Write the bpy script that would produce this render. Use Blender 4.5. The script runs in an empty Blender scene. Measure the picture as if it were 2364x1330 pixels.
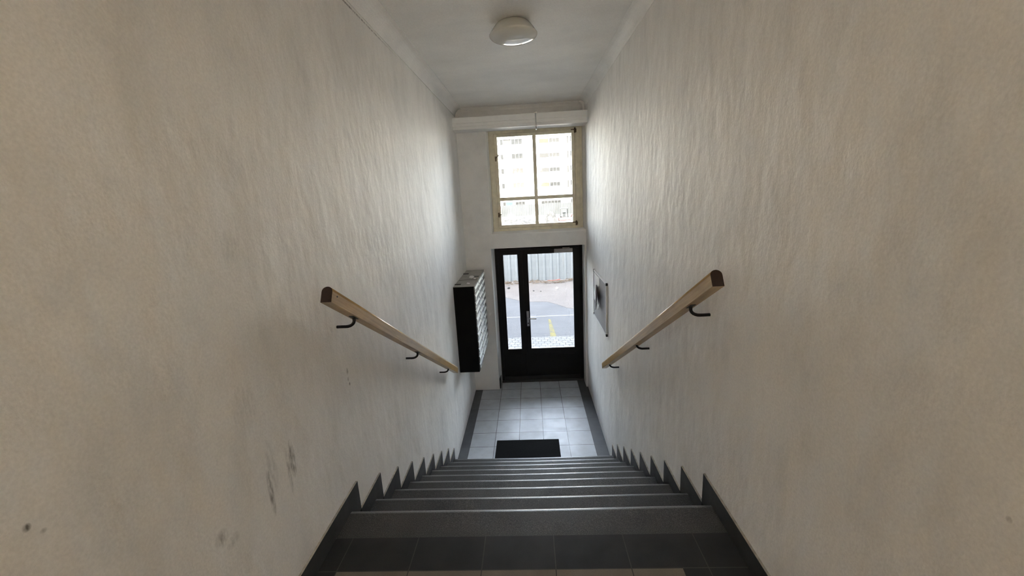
import bpy, bmesh, math, random
from mathutils import Vector, Matrix
random.seed(7)
S = bpy.context.scene
C = S.collection
PI = math.pi

# ------------------------------------------------------------------ camera
f_px, pitch, yaw, roll = 955.68, -0.2197, 0.0479, -0.0533
cam_loc = Vector((0.0626, 0.0, 1.4699))
fw = Vector((-math.sin(yaw)*math.cos(pitch), math.cos(yaw)*math.cos(pitch), math.sin(pitch)))
rt = Vector((math.cos(yaw), math.sin(yaw), 0))
up = rt.cross(fw)
rt2 = rt*math.cos(roll) + up*math.sin(roll)
up2 = -rt*math.sin(roll) + up*math.cos(roll)
cd = bpy.data.cameras.new('camera')
cd.sensor_fit = 'HORIZONTAL'; cd.sensor_width = 36.0
cd.lens = 36.0*f_px/2364.0
cd.clip_start = 0.02; cd.clip_end = 1000
cam = bpy.data.objects.new('camera', cd); C.objects.link(cam)
cam.matrix_world = Matrix(((rt2.x, up2.x, -fw.x, cam_loc.x), (rt2.y, up2.y, -fw.y, cam_loc.y),
                           (rt2.z, up2.z, -fw.z, cam_loc.z), (0, 0, 0, 1)))
S.camera = cam

# ------------------------------------------------------------------ world, sun, lights, exposure
w = bpy.data.worlds.new('world'); S.world = w; w.use_nodes = True
wn = w.node_tree; bg = wn.nodes['Background']
sky = wn.nodes.new('ShaderNodeTexSky'); sky.sky_type = 'NISHITA'
sky.sun_disc = False; sky.sun_elevation = math.radians(42); sky.sun_rotation = math.radians(200)
sky.air_density = 1.0; sky.dust_density = 2.5; sky.ozone_density = 1.0
hs = wn.nodes.new('ShaderNodeHueSaturation'); hs.inputs['Saturation'].default_value = 0.42   # hazy sky
wn.links.new(sky.outputs['Color'], hs.inputs['Color']); wn.links.new(hs.outputs['Color'], bg.inputs['Color'])
bg.inputs['Strength'].default_value = 4.7

sl = bpy.data.lights.new('sun', 'SUN'); sl.energy = 122.0; sl.angle = math.radians(0.6); sl.color = (1.0, 0.93, 0.82)
sun = bpy.data.objects.new('sun', sl); C.objects.link(sun)
sun.rotation_euler = Vector((0.25, 0.85, -0.80)).to_track_quat('-Z', 'Y').to_euler()

# added warm fill light brightening the stairwell from behind the viewer
ll = bpy.data.lights.new('added_fill_light', 'AREA'); ll.shape = 'RECTANGLE'; ll.size = 1.2; ll.size_y = 1.1
ll.spread = math.radians(44); ll.energy = 35.0; ll.color = (1.0, 0.82, 0.63)
fill_o = bpy.data.objects.new('added_fill_light', ll); C.objects.link(fill_o)
fill_o.location = (0.0, -2.50, 1.80); fill_o.rotation_euler = (math.radians(99), 0, math.pi)

S.view_settings.view_transform = 'Standard'; S.view_settings.look = 'None'
S.view_settings.exposure = 0.0; S.view_settings.gamma = 1.0; S.view_settings.use_curve_mapping = False
S.cycles.diffuse_bounces = 10; S.cycles.max_bounces = 14
S.cycles.transparent_max_bounces = 16; S.cycles.filter_width = 1.2
S.cycles.sample_clamp_direct = 10.0; S.cycles.sample_clamp_indirect = 30.0
S.cycles.caustics_reflective = False; S.cycles.caustics_refractive = False

# ------------------------------------------------------------------ dimensions (metres; z = 0 is the upper landing)
L, R = -0.875, 0.875
D = 5.961                    # inner face of the street wall
ZR = 0.1643; TR = 0.2847; Y0 = 1.7194; PJ = 0.094; SH = 0.092
ZF = -9*ZR
ZC = 2.65
YDOOR = 6.215; YOUT = 6.33
ZG = -1.60                   # street level

# ------------------------------------------------------------------ materials
def new_mat(name):
    m = bpy.data.materials.new(name); m.use_nodes = True
    nt = m.node_tree
    return m, nt, nt.nodes['Principled BSDF']

def N(nt, t, **kw):
    n = nt.nodes.new(t)
    for k, v in kw.items(): setattr(n, k, v)
    return n

def coords(nt, scale=(1, 1, 1), loc=(0, 0, 0)):
    tc = N(nt, 'ShaderNodeTexCoord'); mp = N(nt, 'ShaderNodeMapping')
    nt.links.new(tc.outputs['Object'], mp.inputs['Vector'])
    mp.inputs['Scale'].default_value = scale; mp.inputs['Location'].default_value = loc
    return mp.outputs['Vector']

def noise(nt, vec, scale, detail=3.0, rough=0.55):
    n = N(nt, 'ShaderNodeTexNoise'); n.inputs['Scale'].default_value = scale
    n.inputs['Detail'].default_value = detail; n.inputs['Roughness'].default_value = rough
    nt.links.new(vec, n.inputs['Vector'])
    return n.outputs['Fac']

def ramp(nt, fac, stops):
    r = N(nt, 'ShaderNodeValToRGB'); nt.links.new(fac, r.inputs['Fac'])
    e = r.color_ramp.elements
    e[0].position, e[0].color = stops[0][0], (*stops[0][1], 1)
    e[1].position, e[1].color = stops[-1][0], (*stops[-1][1], 1)
    for p, c in stops[1:-1]:
        k = e.new(p); k.color = (*c, 1)
    return r.outputs['Color']

def bump(nt, bs, height, strength, dist=0.01, prev=None):
    b = N(nt, 'ShaderNodeBump'); b.inputs['Strength'].default_value = strength; b.inputs['Distance'].default_value = dist
    nt.links.new(height, b.inputs['Height'])
    if prev: nt.links.new(prev, b.inputs['Normal'])
    nt.links.new(b.outputs['Normal'], bs.inputs['Normal'])
    return b.outputs['Normal']

def mixc(nt, fac, a, b, mode='MIX'):
    m = N(nt, 'ShaderNodeMix', data_type='RGBA', blend_type=mode)
    if isinstance(fac, (int, float)): m.inputs['Factor'].default_value = fac
    else: nt.links.new(fac, m.inputs['Factor'])
    for v, i in ((a, 6), (b, 7)):
        if isinstance(v, tuple): m.inputs[i].default_value = (*v, 1)
        else: nt.links.new(v, m.inputs[i])
    return m.outputs[2]

def math_(nt, op, a, b=None, c=None):
    m = N(nt, 'ShaderNodeMath', operation=op)
    for v, i in ((a, 0), (b, 1), (c, 2)):
        if v is None: continue
        if isinstance(v, (int, float)): m.inputs[i].default_value = v
        else: nt.links.new(v, m.inputs[i])
    return m.outputs[0]

def simple(name, col, rough=0.5, metal=0.0, var=0.12, scale=8.0, bstr=0.0, bscale=60.0, spec=0.5, coat=0.0):
    m, nt, bs = new_mat(name)
    v = coords(nt)
    n = noise(nt, v, scale)
    lo = tuple(c*(1-var) for c in col); hi = tuple(min(1, c*(1+var)) for c in col)
    nt.links.new(ramp(nt, n, [(0.3, lo), (0.7, hi)]), bs.inputs['Base Color'])
    bs.inputs['Roughness'].default_value = rough; bs.inputs['Metallic'].default_value = metal
    bs.inputs['Specular IOR Level'].default_value = spec
    bs.inputs['Coat Weight'].default_value = coat
    if bstr: bump(nt, bs, noise(nt, v, bscale, 2.0), bstr)
    return m

def plaster(name, col, stains=(), streak=1.0, fine=0.25, even=False):
    m, nt, bs = new_mat(name)
    big = noise(nt, coords(nt, (1, 1.6, 0.8)), 1.6, 4.0)
    str_ = noise(nt, coords(nt, (1, 1, 1) if even else (1, 1.9, 1.0), (3, 1, 2)), 3.2, 4.0, 0.6)
    grain = noise(nt, coords(nt), 130.0, 2.0, 0.7)
    lo = tuple(c*0.93 for c in col); hi = tuple(min(1, c*1.04) for c in col)
    c = ramp(nt, big, [(0.3, lo), (0.68, hi)])
    c = mixc(nt, 1.0, c, ramp(nt, str_, [(0.28, (0.97 if even else 0.90,)*3), (0.5, (1.0,)*3)]), 'MULTIPLY')
    c = mixc(nt, 1.0, c, ramp(nt, grain, [(0.2, (0.90,)*3), (0.75, (1.05,)*3)]), 'MULTIPLY')
    if stains:
        tc = N(nt, 'ShaderNodeTexCoord'); sp = N(nt, 'ShaderNodeSeparateXYZ')
        nt.links.new(tc.outputs['Object'], sp.inputs[0])
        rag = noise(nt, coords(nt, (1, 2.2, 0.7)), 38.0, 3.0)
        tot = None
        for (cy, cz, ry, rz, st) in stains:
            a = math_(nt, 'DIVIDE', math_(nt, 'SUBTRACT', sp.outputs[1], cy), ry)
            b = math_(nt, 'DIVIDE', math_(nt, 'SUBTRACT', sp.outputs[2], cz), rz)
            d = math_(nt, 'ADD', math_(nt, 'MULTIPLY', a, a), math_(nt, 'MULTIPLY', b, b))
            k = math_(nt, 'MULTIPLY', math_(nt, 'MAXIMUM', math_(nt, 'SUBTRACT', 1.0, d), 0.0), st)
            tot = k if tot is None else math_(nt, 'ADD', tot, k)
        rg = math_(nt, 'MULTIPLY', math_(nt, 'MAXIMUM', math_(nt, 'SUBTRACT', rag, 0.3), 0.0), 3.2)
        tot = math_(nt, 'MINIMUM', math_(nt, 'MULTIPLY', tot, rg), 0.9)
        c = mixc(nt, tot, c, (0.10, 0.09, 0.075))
    nt.links.new(c, bs.inputs['Base Color'])
    bs.inputs['Roughness'].default_value = 0.62
    bs.inputs['Specular IOR Level'].default_value = 0.3
    h = math_(nt, 'ADD', math_(nt, 'MULTIPLY', noise(nt, coords(nt, (1, 1, 1) if even else (1, 1.25, 0.75)), 4.6, 2.5, 0.5), 1.0),
              math_(nt, 'MULTIPLY', noise(nt, coords(nt, (1, 1.6, 1)), 14.0, 3.0), 0.22))
    p = bump(nt, bs, h, 0.48*streak, 0.03)
    bump(nt, bs, grain, fine, 0.002, p)
    return m

def tile_mat(name, col, grout, shift=(0, 0), size=0.3, rough=0.32, var=0.08, mortar=0.004, spec=0.5):
    m, nt, bs = new_mat(name)
    v = coords(nt, (1, 1, 1), (shift[0], shift[1], 0))
    b = N(nt, 'ShaderNodeTexBrick'); b.offset = 0.0; b.squash = 1.0
    nt.links.new(v, b.inputs['Vector'])
    b.inputs['Scale'].default_value = 1.0; b.inputs['Brick Width'].default_value = size; b.inputs['Row Height'].default_value = size
    b.inputs['Mortar Size'].default_value = mortar/2; b.inputs['Mortar Smooth'].default_value = 0.0; b.inputs['Bias'].default_value = 0.0
    b.inputs['Color1'].default_value = (*[c*(1-var) for c in col], 1); b.inputs['Color2'].default_value = (*[c*(1+var) for c in col], 1)
    b.inputs['Mortar'].default_value = (*grout, 1)
    n = noise(nt, coords(nt), 9.0, 5.0)
    c = mixc(nt, 1.0, b.outputs['Color'], ramp(nt, n, [(0.3, (0.86,)*3), (0.7, (1.05,)*3)]), 'MULTIPLY')
    sp_ = noise(nt, coords(nt), 240.0, 1.0)
    c = mixc(nt, 1.0, c, ramp(nt, sp_, [(0.25, (0.88,)*3), (0.7, (1.06,)*3)]), 'MULTIPLY')
    nt.links.new(c, bs.inputs['Base Color'])
    nt.links.new(ramp(nt, n, [(0.3, (rough+0.10,)*3), (0.7, (rough-0.04,)*3)]), bs.inputs['Roughness'])
    bs.inputs['Specular IOR Level'].default_value = spec
    inv = math_(nt, 'SUBTRACT', 1.0, b.outputs['Fac'])
    bump(nt, bs, inv, 0.6, 0.003)
    return m

def granite(name, base, speck, rough=0.42, spec=0.3):
    m, nt, bs = new_mat(name)
    v = coords(nt)
    n1 = noise(nt, v, 280.0, 2.0, 0.7); n2 = noise(nt, v, 6.0, 5.0)
    vo = N(nt, 'ShaderNodeTexVoronoi'); vo.inputs['Scale'].default_value = 150.0; nt.links.new(v, vo.inputs['Vector'])
    c = ramp(nt, n1, [(0.36, tuple(x*0.55 for x in base)), (0.5, base), (0.66, speck)])
    c = mixc(nt, 1.0, c, ramp(nt, n2, [(0.3, (0.86,)*3), (0.7, (1.08,)*3)]), 'MULTIPLY')
    pit = ramp(nt, vo.outputs['Distance'], [(0.06, (0.35,)*3), (0.16, (1.0,)*3)])
    c = mixc(nt, 0.7, c, pit, 'MULTIPLY')
    nt.links.new(c, bs.inputs['Base Color'])
    nt.links.new(ramp(nt, n2, [(0.3, (rough+0.05,)*3), (0.7, (rough-0.03,)*3)]), bs.inputs['Roughness'])
    bs.inputs['Specular IOR Level'].default_value = spec
    bump(nt, bs, n1, 0.2, 0.003)
    return m

def wood(name, dark, light, rough=0.38):
    m, nt, bs = new_mat(name)
    rot = N(nt, 'ShaderNodeMapping'); rot.inputs['Rotation'].default_value = (math.atan2(0.5775, 1.0), 0, 0)   # grain along the slope
    nt.links.new(coords(nt), rot.inputs['Vector'])
    mp = N(nt, 'ShaderNodeMapping'); mp.inputs['Scale'].default_value = (30.0, 1.2, 30.0)
    nt.links.new(rot.outputs['Vector'], mp.inputs['Vector'])
    n = noise(nt, mp.outputs['Vector'], 3.0, 6.0, 0.65)
    n2 = noise(nt, coords(nt, (3, 0.6, 3)), 4.0, 3.0)
    c = ramp(nt, n, [(0.3, dark), (0.7, light)])
    c = mixc(nt, 1.0, c, ramp(nt, n2, [(0.3, (0.82,)*3), (0.7, (1.1,)*3)]), 'MULTIPLY')
    nt.links.new(c, bs.inputs['Base Color']); bs.inputs['Roughness'].default_value = rough
    bump(nt, bs, n, 0.12, 0.002)
    return m

def glass_mat(name, tint=(0.97, 0.985, 0.98)):
    m = bpy.data.materials.new(name); m.use_nodes = True; nt = m.node_tree
    for n in list(nt.nodes): nt.nodes.remove(n)
    o = N(nt, 'ShaderNodeOutputMaterial'); t = N(nt, 'ShaderNodeBsdfTransparent'); g = N(nt, 'ShaderNodeBsdfGlossy')
    t.inputs['Color'].default_value = (*tint, 1); g.inputs['Roughness'].default_value = 0.02
    fr = N(nt, 'ShaderNodeFresnel'); fr.inputs['IOR'].default_value = 1.45
    mx = N(nt, 'ShaderNodeMixShader')
    nt.links.new(fr.outputs[0], mx.inputs[0]); nt.links.new(t.outputs[0], mx.inputs[1]); nt.links.new(g.outputs[0], mx.inputs[2])
    nt.links.new(mx.outputs[0], o.inputs['Surface'])
    return m

STAIN_L = [(1.365, 0.535, 0.022, 0.085, 0.9), (1.335, 0.50, 0.012, 0.11, 0.45), (1.223, 0.50, 0.016, 0.10, 0.75), (1.25, 0.58, 0.03, 0.12, 0.25),
           (0.608, 0.925, 0.008, 0.009, 0.9), (0.628, 0.90, 0.007, 0.006, 0.35), (0.991, 0.532, 0.028, 0.03, 0.45), (1.03, 0.49, 0.03, 0.025, 0.25),
           (1.90, 0.655, 0.010, 0.020, 0.9), (1.895, 0.615, 0.010, 0.014, 0.8), (1.905, 0.585, 0.008, 0.012, 0.7),
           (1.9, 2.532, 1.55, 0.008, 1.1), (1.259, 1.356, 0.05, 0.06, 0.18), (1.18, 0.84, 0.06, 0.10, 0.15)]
STAIN_R = [(0.645, 0.875, 0.006, 0.007, 0.6), (1.95, 1.70, 0.05, 0.12, 0.14), (2.6, 1.3, 0.10, 0.20, 0.12)]
WALLC = (0.82, 0.80, 0.77)
M = dict(
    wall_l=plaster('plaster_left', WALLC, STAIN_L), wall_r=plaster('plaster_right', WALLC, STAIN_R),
    wall_f=plaster('plaster_front', (0.88, 0.865, 0.845), streak=0.25), ceil=plaster('plaster_ceiling', (0.90, 0.885, 0.86), streak=0.12, even=True),
    cove=plaster('plaster_coving', (0.90, 0.885, 0.86), streak=0.05, even=True),
    render_=plaster('render_outside', (0.60, 0.56, 0.50), streak=0.3),
    tile_light=tile_mat('tile_light_grey', (0.57, 0.60, 0.635), (0.10, 0.10, 0.105), (-0.135+0.9, -4.4447+4.5), rough=0.40, mortar=0.007, spec=0.95),
    tile_border=tile_mat('tile_charcoal', (0.105, 0.108, 0.115), (0.07, 0.07, 0.07), (-0.135+0.9, -4.4447+4.5), rough=0.36),
    tile_top_dark=tile_mat('tile_landing_charcoal', (0.023, 0.0215, 0.020), (0.055, 0.050, 0.044), (0.187+0.6, -1.376+3.0), rough=0.55, spec=0.2),
    tile_top_beige=tile_mat('tile_landing_beige', (0.16, 0.135, 0.105), (0.05, 0.045, 0.04), (0.187+0.6, -1.376+3.0), rough=0.55, spec=0.2),
    skirt=tile_mat('tile_skirting', (0.042, 0.041, 0.039), (0.05, 0.05, 0.05), (0.5, 0.12), rough=0.5, spec=0.25),
    skirt_edge=simple('tile_raw_edge', (0.34, 0.31, 0.26), 0.7, var=0.25, scale=40),
    granite=granite('stair_granite', (0.047, 0.044, 0.040), (0.120, 0.113, 0.103), 0.55, 0.22),
    nosing=granite('worn_polished_granite', (0.085, 0.083, 0.078), (0.18, 0.175, 0.165), 0.32, 0.9),
    wood=wood('rail_wood', (0.34, 0.212, 0.080), (0.54, 0.372, 0.168), 0.3),
    wood_shaded_end=wood('rail_wood_shaded_end', (0.020, 0.009, 0.006), (0.035, 0.016, 0.010)),  # rail wood with the shade of its near end put into the colour
    black_metal=simple('black_metal', (0.012, 0.012, 0.013), 0.4, 0.0, spec=0.4),
    black_paint=simple('black_door_paint', (0.0045, 0.0045, 0.005), 0.45, spec=0.25),
    steel=simple('brushed_steel', (0.55, 0.55, 0.55), 0.35, 0.9, var=0.05),
    closer=simple('closer_grey', (0.42, 0.40, 0.40), 0.5, var=0.04),
    box_dark=simple('mailbox_cabinet_paint', (0.004, 0.004, 0.0045), 0.6, spec=0.12),
    box_top=simple('mailbox_top_sheet', (0.30, 0.285, 0.25), 0.4, var=0.15, scale=14),
    box_door=simple('mailbox_door_metal', (0.15, 0.15, 0.15), 0.4, 0.3, var=0.05),
    box_flap=simple('mailbox_flap_metal', (0.78, 0.78, 0.77), 0.3, 0.6, var=0.04),
    cream=simple('cream_window_paint', (0.78, 0.72, 0.56), 0.45, var=0.10, scale=12, bstr=0.06, bscale=40),
    white_paint=simple('white_gloss_paint', (0.88, 0.87, 0.85), 0.4, var=0.03),
    brown_metal=simple('old_brass', (0.16, 0.12, 0.075), 0.45, 0.7),
    glass=glass_mat('window_glass'),
    opal=simple('opal_shade', (0.66, 0.65, 0.60), 0.12, var=0.02, coat=0.5),
    mat_=simple('black_rubber_mat', (0.008, 0.008, 0.0085), 0.9, var=0.4, scale=120, bstr=0.4, bscale=300, spec=0.1),
    board=simple('board_felt', (0.30, 0.295, 0.31), 0.7, var=0.06, scale=30),
    alu=simple('aluminium_frame', (0.68, 0.68, 0.66), 0.35, 0.6, var=0.04),
    alu_side=simple('aluminium_frame_side', (0.34, 0.34, 0.31), 0.45, 0.5, var=0.06),
    plastic=simple('black_plastic', (0.02, 0.02, 0.02), 0.5),
    paper=simple('paper', (0.80, 0.80, 0.79), 0.7, var=0.02), paper_grey=simple('paper_grey', (0.52, 0.51, 0.52), 0.7, var=0.04),
    seal=simple('bright_glazing_strip', (0.80, 0.82, 0.82), 0.35, 0.2, var=0.03),
)
def printed_paper():
    m, nt, bs = new_mat('printed_paper')
    wv = N(nt, 'ShaderNodeTexWave'); wv.bands_direction = 'Z'; wv.inputs['Scale'].default_value = 16.0
    wv.inputs['Distortion'].default_value = 0.0
    nt.links.new(coords(nt), wv.inputs['Vector'])
    n = noise(nt, coords(nt, (1, 60, 40)), 1.5, 1.0)
    k = math_(nt, 'MULTIPLY', ramp(nt, wv.outputs['Fac'], [(0.55, (0,)*3), (0.75, (1,)*3)]), ramp(nt, n, [(0.45, (0,)*3), (0.6, (0.6,)*3)]))
    nt.links.new(mixc(nt, k, (0.80, 0.80, 0.79), (0.35, 0.35, 0.36)), bs.inputs['Base Color'])
    bs.inputs['Roughness'].default_value = 0.7
    return m
M['printed'] = printed_paper()

# ------------------------------------------------------------------ mesh helpers
WORLD = {}
def box(bm, x0, x1, y0, y1, z0, z1, mi=0):
    vs = [bm.verts.new(p) for p in ((x0,y0,z0),(x1,y0,z0),(x1,y1,z0),(x0,y1,z0),(x0,y0,z1),(x1,y0,z1),(x1,y1,z1),(x0,y1,z1))]
    fs = []
    for q in ((3,2,1,0),(4,5,6,7),(0,1,5,4),(1,2,6,5),(2,3,7,6),(3,0,4,7)):
        f = bm.faces.new([vs[i] for i in q]); f.material_index = mi; fs.append(f)
    return vs, fs

def bevel_all(bm, w, seg=2):
    bmesh.ops.bevel(bm, geom=list(bm.edges), offset=w, segments=seg, profile=0.6, affect='EDGES', clamp_overlap=True)

def prism(bm, pts, axis, a, b, mi=0):
    """extrude the closed 2-D outline pts along axis from a to b"""
    def P(p, t):
        if axis == 0: return (t, p[0], p[1])
        if axis == 1: return (p[0], t, p[1])
        return (p[0], p[1], t)
    A = [bm.verts.new(P(p, a)) for p in pts]; B = [bm.verts.new(P(p, b)) for p in pts]
    n = len(pts); out = []
    out.append(bm.faces.new(A)); out.append(bm.faces.new(B[::-1]))
    for i in range(n):
        out.append(bm.faces.new((A[i], B[i], B[(i+1) % n], A[(i+1) % n])))
    for f in out: f.material_index = mi
    bmesh.ops.recalc_face_normals(bm, faces=out)
    return out

def tube(bm, path, r, seg=12, mi=0):
    path = [Vector(p) for p in path]; rings = []
    ref = None
    for i, p in enumerate(path):
        a = path[max(i-1, 0)]; b = path[min(i+1, len(path)-1)]
        t = (b-a).normalized()
        if ref is None:
            ref = t.orthogonal().normalized()
        n = (ref - t*ref.dot(t)).normalized(); ref = n
        bi = t.cross(n)
        rings.append([bm.verts.new(p + (n*math.cos(2*PI*k/seg) + bi*math.sin(2*PI*k/seg))*r) for k in range(seg)])
    fs = []
    for A, B in zip(rings, rings[1:]):
        for k in range(seg):
            fs.append(bm.faces.new((A[k], A[(k+1) % seg], B[(k+1) % seg], B[k])))
    for f in fs: f.smooth = True
    fs.append(bm.faces.new(rings[0][::-1])); fs.append(bm.faces.new(rings[-1]))
    for f in fs: f.material_index = mi
    bmesh.ops.recalc_face_normals(bm, faces=fs)

def lathe(bm, prof, c, seg=48, mi=0):
    rings = []
    for r, z in prof:
        if r < 1e-5: rings.append([bm.verts.new((c[0], c[1], c[2]+z))])
        else: rings.append([bm.verts.new((c[0]+r*math.cos(2*PI*k/seg), c[1]+r*math.sin(2*PI*k/seg), c[2]+z)) for k in range(seg)])
    fs = []
    for A, B in zip(rings, rings[1:]):
        for k in range(seg):
            k2 = (k+1) % seg
            if len(A) == 1 and len(B) == 1: continue
            if len(A) == 1: fs.append(bm.faces.new((A[0], B[k2], B[k])))
            elif len(B) == 1: fs.append(bm.faces.new((A[k], A[k2], B[0])))
            else: fs.append(bm.faces.new((A[k], A[k2], B[k2], B[k])))
    for f in fs: f.smooth = True; f.material_index = mi
    bmesh.ops.recalc_face_normals(bm, faces=fs)

def obj(name, bm, mats, parent=None, local=False, label=None):
    me = bpy.data.meshes.new(name); bm.normal_update(); bm.to_mesh(me); bm.free()
    for m in (mats if isinstance(mats, (list, tuple)) else [mats]): me.materials.append(m)
    o = bpy.data.objects.new(name, me); C.objects.link(o)
    if parent is not None:
        o.parent = parent
        if not local:
            o.matrix_parent_inverse = Matrix.Translation(-WORLD.get(parent.name, Vector((0, 0, 0))))
    if label: o['label'] = label
    return o

def tag(o, label, cat, group=None, kind=None):
    o['label'] = label; o['category'] = cat
    if group: o['group'] = group
    if kind: o['kind'] = kind
    return o

def thing(name, loc, label, cat, group=None, kind=None):
    o = bpy.data.objects.new(name, None); C.objects.link(o); o.location = loc
    o.empty_display_size = 0.1
    WORLD[o.name] = Vector(loc)
    return tag(o, label, cat, group, kind)

def structure(name, bm, mats, label, cat):
    return tag(obj(name, bm, mats), label, cat, None, 'structure')

def NB(): return bmesh.new()

def one_box(name, dims, m, parent=None, bev=0.0, label=None):
    bm = NB(); box(bm, *dims)
    if bev: bevel_all(bm, bev)
    return obj(name, bm, m, parent, label=label)

# ------------------------------------------------------------------ shell
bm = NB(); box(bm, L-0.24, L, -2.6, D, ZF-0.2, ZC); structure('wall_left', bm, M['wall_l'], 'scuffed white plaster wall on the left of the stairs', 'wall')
bm = NB(); box(bm, R, R+0.24, -2.6, D, ZF-0.2, ZC); structure('wall_right', bm, M['wall_r'], 'rippled white plaster wall on the right of the stairs', 'wall')
bm = NB(); box(bm, L-0.24, R+0.24, -2.84, -2.6, ZF-0.2, ZC); structure('wall_back', bm, M['wall_f'], 'plain wall closing the upper landing', 'wall')
bm = NB(); box(bm, L-0.24, R+0.24, -2.84, D, ZC, ZC+0.2); structure('ceiling', bm, M['ceil'], 'flat white ceiling over the stairwell', 'ceiling')

# street wall with the window and the door opening
WX0, WX1, WZ0, WZ1 = -0.452, 0.847, 0.965, 2.40
LZ = 0.729
ZT = 9.0
bm = NB()
prism(bm, [(-9, D), (-0.503, D), (-0.474, YDOOR), (-0.474, YOUT), (-9, YOUT)], 2, ZG-0.3, LZ)
prism(bm, [(9, D), (0.849, D), (0.847, YDOOR), (0.847, YOUT), (9, YOUT)], 2, ZG-0.3, LZ)
prism(bm, [(D, LZ), (YOUT, LZ), (YOUT, WZ0-0.02), (D+0.15, WZ0-0.005), (D, 0.938)], 0, -9, 9)
prism(bm, [(-9, D), (-0.472, D), (WX0, D+0.13), (WX0, YOUT), (-9, YOUT)], 2, 0.938, WZ1)
prism(bm, [(9, D), (0.870, D), (WX1, D+0.13), (WX1, YOUT), (9, YOUT)], 2, 0.938, WZ1)
box(bm, -9, 9, D, YOUT, WZ1, ZT)
structure('wall_front', bm, M['wall_f'], 'street wall with the window above the black entrance door', 'wall')

# white reveal lining of the window (left jamb, sill board) and of the door (left jamb)
bm = NB()
prism(bm, [(-0.478, D-0.004), (-0.470, D-0.004), (-0.4495, D+0.105), (-0.454, D+0.105)], 2, 0.938, 2.337)
structure('trim_1', bm, M['white_paint'], 'white painted jamb left of the window', 'trim')
bm = NB()
prism(bm, [(D-0.012, 0.925), (D-0.012, 0.943), (D+0.12, 0.972), (D+0.12, 0.955), (D, 0.93)], 0, -0.478, 0.872)
structure('trim_2', bm, M['white_paint'], 'white sloping window sill', 'trim')
bm = NB()
prism(bm, [(-0.507, D-0.004), (-0.500, D-0.004), (-0.471, YDOOR-0.002), (-0.475, YDOOR-0.002)], 2, ZF, LZ)
structure('trim_3', bm, M['white_paint'], 'white jamb left of the black door', 'trim')

# coving
def cove_profile(s, lip, sx, x0, zc, n=8):
    pts = [(x0, zc), (x0, zc-s-lip), (x0+sx*lip, zc-s-lip), (x0+sx*lip, zc-s)]
    for i in range(1, n):
        a = (PI/2)*i/n
        pts.append((x0+sx*(lip+(s-lip)*(1-math.cos(a))), zc-lip-(s-lip)*(1-math.sin(a))))
    pts += [(x0+sx*s, zc-lip), (x0+sx*(s+lip), zc-lip), (x0+sx*(s+lip), zc)]
    return pts
bm = NB(); prism(bm, cove_profile(0.095, 0.006, 1, L, ZC), 1, -2.6, D); structure('trim_4', bm, M['cove'], 'plaster coving along the left wall', 'trim')
bm = NB(); prism(bm, cove_profile(0.080, 0.003, -1, R, ZC), 1, -2.6, D); structure('trim_5', bm, M['cove'], 'plaster coving along the right wall', 'trim')
bm = NB(); prism(bm, [(D, ZC), (D, ZC-0.05), (D-0.006, ZC-0.05), (D-0.012, ZC-0.03), (D-0.03, ZC-0.010), (D-0.05, ZC-0.005), (D-0.05, ZC)], 0, L+0.09, R-0.08)
structure('trim_6', bm, M['cove'], 'narrow coving over the boxed beam', 'trim')

# floors
bm = NB()
def fquad(bm, x0, x1, y0, y1, z, mi):
    f = bm.faces.new([bm.verts.new(p) for p in ((x0, y0, z), (x1, y0, z), (x1, y1, z), (x0, y1, z))]); f.material_index = mi
YB = Y0 + 8*TR
XA, XB = -0.765, 0.735
box(bm, L, R, YB-0.05, YDOOR+0.1, ZF-0.15, ZF-0.001, 0)
fquad(bm, L, XA, YB-0.05, D, ZF, 1); fquad(bm, XA, XB, YB-0.05, YDOOR+0.1, ZF, 0); fquad(bm, XB, R, YB-0.05, YDOOR+0.1, ZF, 1)
structure('floor', bm, [M['tile_light'], M['tile_border']], 'pale grey tiled entrance floor with charcoal border', 'floor')
bm = NB()
YS = Y0-0.1741
box(bm, L, R, -2.6, YS, -0.25, -0.001, 0)
fquad(bm, L, R, 1.376, YS, 0, 0); fquad(bm, L, -0.785, -2.6, 1.376, 0, 0); fquad(bm, -0.785, 0.612, -2.6, 1.376, 0, 1); fquad(bm, 0.612, R, -2.6, 1.376, 0, 0)
structure('floor_landing', bm, [M['tile_top_dark'], M['tile_top_beige']], 'upper landing of dark and beige tiles', 'floor')

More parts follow.
